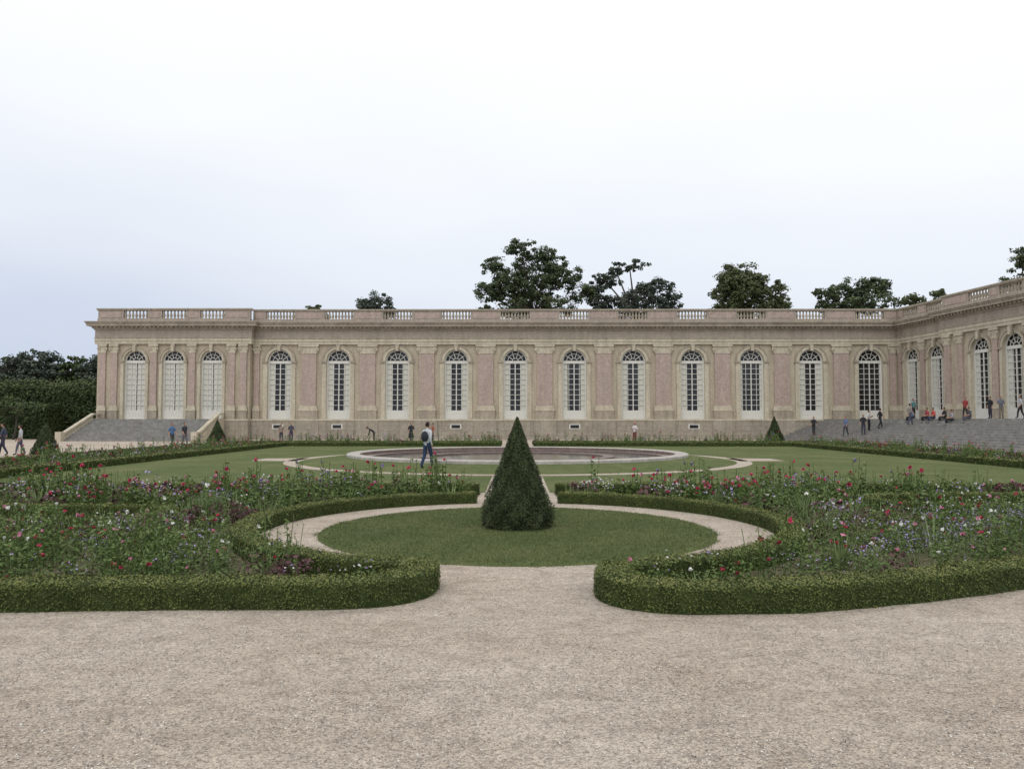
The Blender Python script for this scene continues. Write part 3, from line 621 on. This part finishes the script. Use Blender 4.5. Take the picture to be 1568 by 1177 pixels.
def person(name,x,y,z,face,h=1.72,pose='stand',shirt=(.1,.1,.12),trous=(.04,.045,.06),hair=(.03,.02,.015),sleeve=False,skirt=False,bag=None,ph=1,hatc=None):
    J={'pel':(0,0,.95),'sp':(0,-.005,1.12),'ch':(0,0,1.32),'nk':(0,.01,1.47),'hd':(0,-.005,1.57)}
    for s,k in((-1,'l'),(1,'r')):
        J['sh'+k]=(s*.17,.01,1.40); J['el'+k]=(s*.235,.03,1.13); J['wr'+k]=(s*.25,-.05,.89); J['pa'+k]=(s*.252,-.07,.81)
        J['hp'+k]=(s*.085,0,.90); J['kn'+k]=(s*.095,-.02,.50); J['an'+k]=(s*.10,.02,.085); J['to'+k]=(s*.115,-.15,.035)
    if pose=='walk':
        for s,k,q in((-1,'l',ph),(1,'r',-ph)):
            J['kn'+k]=(s*.09,-.09*q-.05,.51); J['an'+k]=(s*.09,-.19*q+(.06 if q<0 else 0),.09 if q>0 else .12); J['to'+k]=(s*.1,-.19*q-.16+(.07 if q<0 else 0),.06 if q>0 else .035)
            J['el'+k]=(s*.23,.09*q+.03,1.14); J['wr'+k]=(s*.23,.13*q-.10,.92); J['pa'+k]=(s*.225,.14*q-.14,.85)
    if pose in('sit',):
        for k in J:
            a,b,c=J[k]; J[k]=(a,b+.02,c-.50)
        for s,k in((-1,'l'),(1,'r')):
            J['kn'+k]=(s*.12,-.42,.50); J['an'+k]=(s*.11,-.46,.085); J['to'+k]=(s*.12,-.62,.04); J['hp'+k]=(s*.09,-.02,.44)
            J['el'+k]=(s*.25,-.10,.68); J['wr'+k]=(s*.14,-.32,.60); J['pa'+k]=(s*.10,-.39,.60)
        for k in('sp','ch','nk','hd','shl','shr'):
            a,b,c=J[k]; t=c-.45; J[k]=(a,b-.16*t,c)
    if pose=='bend':
        an=math.radians(62)
        for k in('sp','ch','nk','hd','shl','shr'):
            a,b,c=J[k]; dz=c-.95; J[k]=(a,-math.sin(an)*dz+b*math.cos(an)+.05,.95+math.cos(an)*dz)
        for s,k in((-1,'l'),(1,'r')):
            sh=J['sh'+k]; J['el'+k]=(sh[0]*1.2,sh[1]-.06,sh[2]-.27); J['wr'+k]=(sh[0]*1.1,sh[1]-.15,sh[2]-.50); J['pa'+k]=(sh[0]*1.05,sh[1]-.19,sh[2]-.57)
    if pose=='arms':
        for s,k in((-1,'l'),(1,'r')): J['el'+k]=(s*.24,-.02,1.13); J['wr'+k]=(s*.12,-.25,1.22); J['pa'+k]=(s*.08,-.30,1.27)
    names=list(J); idx={k:i for i,k in enumerate(names)}
    rad={'pel':(.145,.115),'sp':(.125,.10),'ch':(.155,.115),'nk':.055,'hd':.052}
    for k in'lr': rad.update({'sh'+k:.072,'el'+k:.050,'wr'+k:.032,'pa'+k:(.038,.022),'hp'+k:.098,'kn'+k:.070,'an'+k:.052,'to'+k:.038})
    E=[('pel','sp'),('sp','ch'),('ch','nk'),('nk','hd')]; EM=[1,1,1,0]
    for k in'lr': E+=[('ch','sh'+k),('sh'+k,'el'+k),('el'+k,'wr'+k),('wr'+k,'pa'+k),('pel','hp'+k),('hp'+k,'kn'+k),('kn'+k,'an'+k),('an'+k,'to'+k)]; EM+=[1,1,1 if sleeve else 0,0,2,2,2,3]
    sc=h/1.74; acc=Acc()
    V,F=skin_eval([J[k] for k in names],[(idx[a],idx[b]) for a,b in E],[rad[k] for k in names])
    C=np.array([V[list(q)].mean(0) for q in F]); best=np.full(len(C),9.);mi=np.zeros(len(C),int)
    for (a,b),m in zip(E,EM):
        A=np.array(J[a]);B=np.array(J[b]); t=np.clip(((C-A)@(B-A))/((B-A)@(B-A)),0,1); d=np.linalg.norm(C-(A+t[:,None]*(B-A)),axis=1)/(.6+8*(np.mean([np.max(rad[a]),np.max(rad[b])])))
        w=d<best; best[w]=d[w]; mi[w]=m
    acc.mesh(V,F,mi,.5,True)
    for s,k in((-1,'l'),(1,'r')):
        w=Vector(J['wr'+k]);p=Vector(J['pa'+k]); d=(p-w).normalized(); side=Vector((0,-1,0)); side=(side-d*side.dot(d)); side=side.normalized() if side.length>.1 else Vector((1,0,0)); nn=d.cross(side)*(-s)
        for i,(o,l) in enumerate(((-.026,.065),(-.009,.078),(.009,.072),(.026,.058))):
            b0=p-d*.01-side*o; tube(acc,[b0,b0+d*l*.5+nn*.004,b0+d*l*.85+nn*.018,b0+d*l+nn*.03],[.0095,.009,.008,.006],0,6)
        b0=w+d*.035+side*.02; tube(acc,[b0,b0+side*.025+d*.025,b0+side*.032+d*.055+nn*.01],[.011,.010,.007],0,6)
    hd=Vector(J['hd']); nk=Vector(J['nk']); up=(hd-nk).normalized()
    R=Vector((0,0,1)).rotation_difference((up+Vector((0,0,1.5))).normalized()).to_matrix() if pose!='bend' else Matrix.Rotation(math.radians(45),3,'X')
    hc=hd+R@Vector((0,-.015,.07))
    def hf(v,d):
        if v.z<0: v.x*=1-.28*min(1,-d.z)**1.5; v.y*=1-.1*min(1,-d.z)
        if abs(d.x)<.25 and d.y<-.7 and -.35<d.z<.1: v.y-=.014
        return v
    sphere(acc,hc,(.074,.092,.115),0,16,12,hf,R)
    sphere(acc,hc+R@Vector((0,.022,.022)),(.084,.088,.108),4,14,9,lambda v,d:Vector((v.x,v.y,max(v.z,-.075))),R)
    for s in(-1,1):
        sphere(acc,hc+R@Vector((s*.077,.005,-.005)),(.012,.02,.03),0,8,6,None,R); sphere(acc,hc+R@Vector((s*.03,-.083,.008)),(.012,.008,.007),5,8,6,None,R)
    sphere(acc,hc+R@Vector((0,-.098,-.015)),(.013,.018,.022),0,8,6,None,R); sphere(acc,hc+R@Vector((0,-.082,-.052)),(.022,.008,.006),6,8,6,None,R)
    if skirt: tube(acc,[(0,0,1.0),(0,0,.8),(0,0,.48)],[.14,.19,.24],2,14,True,.75)
    if bag: sphere(acc,(.0,.17,1.22),(.15,.10,.2),7,12,8)
    if hatc: sphere(acc,hc+R@Vector((0,.0,.05)),(.09,.1,.08),8,14,8,lambda v,d:Vector((v.x*(1.5 if -.3<d.z<.05 else 1),v.y*(1.5 if -.3<d.z<.05 else 1),max(v.z,-.02))),R)
    ob=acc.build(name,[SKIN,pm(shirt),pm(trous),pm((.03,.028,.026),.6,'shoe'),pm(hair,.7,'hair'),pm((.02,.015,.012),.3,'eye'),pm((.3,.12,.1),.5,'lips'),pm(bag or (.1,.1,.1)),pm(hatc or (.6,.55,.4))])
    ob.location=(x,y,z); ob.rotation_euler=(0,0,math.radians(face)); ob.scale=(sc,)*3
    return ob
blk=(.03,.03,.035); wht=(.6,.6,.6)
# face: 0 looks toward -Y; 90 looks to +X; -90 to -X
person('walking_man',-3.35,28.75,.09,150,1.72,'walk',(.50,.52,.54),(.03,.05,.10),sleeve=True,bag=(.03,.035,.05))
person('walking_woman',-24.2,54,0,60,1.68,'walk',(.08,.16,.30),(.05,.05,.06)); person('walking_man',-23.5,54.4,0,60,1.72,'walk',(.05,.05,.06),(.12,.12,.14),ph=-1)
person('bending_gardener',-11.6,62.5,0,-80,1.7,'bend',(.03,.03,.035),(.05,.05,.05),sleeve=True)
person('standing_woman',-8.6,62.5,0,20,1.7,'walk',blk,blk,skirt=True); person('standing_man',-6.9,63,0,-60,1.66,'stand',(.3,.12,.08),(.06,.05,.05))
person('standing_woman',-19.6,64,0,0,1.62,'stand',(.25,.2,.16),(.05,.05,.07)); person('standing_man',-18.9,64.4,0,30,1.68,'stand',(.07,.07,.09),(.05,.05,.07))
person('standing_woman',9.5,62.5,0,-40,1.7,'arms',(.62,.6,.6),(.18,.05,.05),hatc=(.5,.2,.18))
person('walking_man',-27.4,41,0,-70,1.72,'walk',(.06,.07,.10),(.04,.04,.06)); person('walking_woman',-26.8,41.5,0,-70,1.62,'walk',(.45,.45,.48),(.1,.1,.14),ph=-1)
def stepz(x,y): return max(0,min(12,math.floor((x-(25.3+(75.6-y)*5.3/31.6))/.42)+1))*.1667
for i,(x,y,fc,po,c,t) in enumerate([(28.6,64,-20,'stand',blk,(.05,.05,.08)),(29.3,64.5,40,'arms',(.5,.5,.5),blk),(30.1,64.2,90,'walk',blk,blk),(28.0,66,-60,'walk',(.12,.16,.28),(.06,.06,.08)),(31.2,61.5,80,'walk',(.3,.28,.26),(.07,.08,.12))]):
    person('standing_man' if i%2 else 'walking_woman',x,y,stepz(x,y),fc,1.7,po,c,t,ph=1 if i%2 else -1)
def sits(x,y,fc,c,t):
    i=max(0,min(11,math.floor((x-(25.3+(75.6-y)*5.3/31.6))/.42))); xe=25.3+(75.6-y)*5.3/31.6+.42*i
    person('seated_person',xe+.12,y,(i+1)*.1667-.35,-90,1.7,'sit',c,t)
person('standing_man',27.2,71,stepz(27.2,71),-30,1.7,'walk',blk,blk,ph=-1)
for x,y,c,t in((32.6,60.5,(.5,.08,.07),(.05,.06,.1)),(32.9,59.3,blk,blk),(32.5,58,(.3,.3,.32),blk),(34.2,63,(.1,.2,.35),blk),(34.2,61.2,(.35,.06,.08),blk),(33.4,56.8,(.08,.08,.1),(.1,.1,.12))): sits(x,y,-90,c,t)
for x,y,fc,c,t,po in((35.6,61.5,-60,(.28,.05,.05),blk,'walk'),(36.4,59.6,-80,blk,(.05,.05,.07),'stand'),(36.6,58.6,-20,(.12,.15,.2),(.2,.18,.15),'arms'),(36.9,56.8,-90,(.4,.4,.42),blk,'walk'),(33.8,66,20,(.1,.22,.22),blk,'stand')):
    person('standing_woman' if po=='stand' else 'walking_man',x,y,stepz(x,y),fc,1.7,po,c,t)

# ------------------------------------------------------------------ sky, sun, camera
w=bpy.data.worlds.new('World'); scene.world=w; w.use_nodes=True; nt=w.node_tree; bg=nt.nodes['Background']
sky=nt.nodes.new('ShaderNodeTexSky'); sky.sky_type='NISHITA'; sky.sun_disc=False
SE,SR=math.radians(52),math.radians(200)
sky.sun_elevation=SE; sky.sun_rotation=SR
tc=nt.nodes.new('ShaderNodeTexCoord'); sp=nt.nodes.new('ShaderNodeSeparateXYZ'); nt.links.new(tc.outputs['Generated'],sp.inputs[0])
mp=nt.nodes.new('ShaderNodeMapping'); mp.inputs['Scale'].default_value=(1,1,3.5); nt.links.new(tc.outputs['Generated'],mp.inputs[0])
ns=nt.nodes.new('ShaderNodeTexNoise'); ns.inputs['Scale'].default_value=1.6; ns.inputs['Detail'].default_value=3; nt.links.new(mp.outputs[0],ns.inputs[0])
ma=nt.nodes.new('ShaderNodeMath'); ma.operation='MULTIPLY_ADD'; ma.inputs[1].default_value=.22; nt.links.new(ns.outputs[0],ma.inputs[0])
mb=nt.nodes.new('ShaderNodeMath'); mb.operation='MULTIPLY_ADD'; mb.inputs[1].default_value=.07; mb.inputs[2].default_value=-.11; nt.links.new(sp.outputs[0],mb.inputs[0])
mc=nt.nodes.new('ShaderNodeMath'); mc.operation='ADD'; nt.links.new(sp.outputs[2],mc.inputs[0]); nt.links.new(mb.outputs[0],mc.inputs[1]); nt.links.new(mc.outputs[0],ma.inputs[2])
rp_=ramp(nt,[(0.0,(.52,.585,.715)),(.10,(.59,.645,.765)),(.2,(.75,.79,.86)),(.34,(.89,.91,.94)),(.5,(1,1,1))]); nt.links.new(ma.outputs[0],rp_.inputs[0])
sc_=nt.nodes.new('ShaderNodeVectorMath'); sc_.operation='SCALE'; sc_.inputs['Scale'].default_value=11.4; nt.links.new(rp_.outputs[0],sc_.inputs[0])
nt.links.new(mixc(nt,sc_.outputs[0],sky.outputs[0],.08),bg.inputs[0]); bg.inputs[1].default_value=.1
sl=bpy.data.lights.new('sun','SUN'); sl.energy=.8; sl.angle=math.radians(30); sl.color=(1,.97,.92); so=bpy.data.objects.new('sun',sl); COL.objects.link(so)
az=SR; ds=Vector((math.sin(az)*math.cos(SE),math.cos(az)*math.cos(SE),math.sin(SE))); so.rotation_euler=ds.to_track_quat('Z','Y').to_euler(); so.location=(0,0,50)
cd=bpy.data.cameras.new('camera'); cd.lens=27.1; cd.sensor_width=36; cd.clip_end=3000; co=bpy.data.objects.new('camera',cd); COL.objects.link(co)
co.location=(0,0,1.9); co.rotation_euler=(math.radians(92.64),0,math.radians(.39)); scene.camera=co
scene.view_settings.view_transform='Standard'; scene.view_settings.look='None'; scene.view_settings.exposure=0
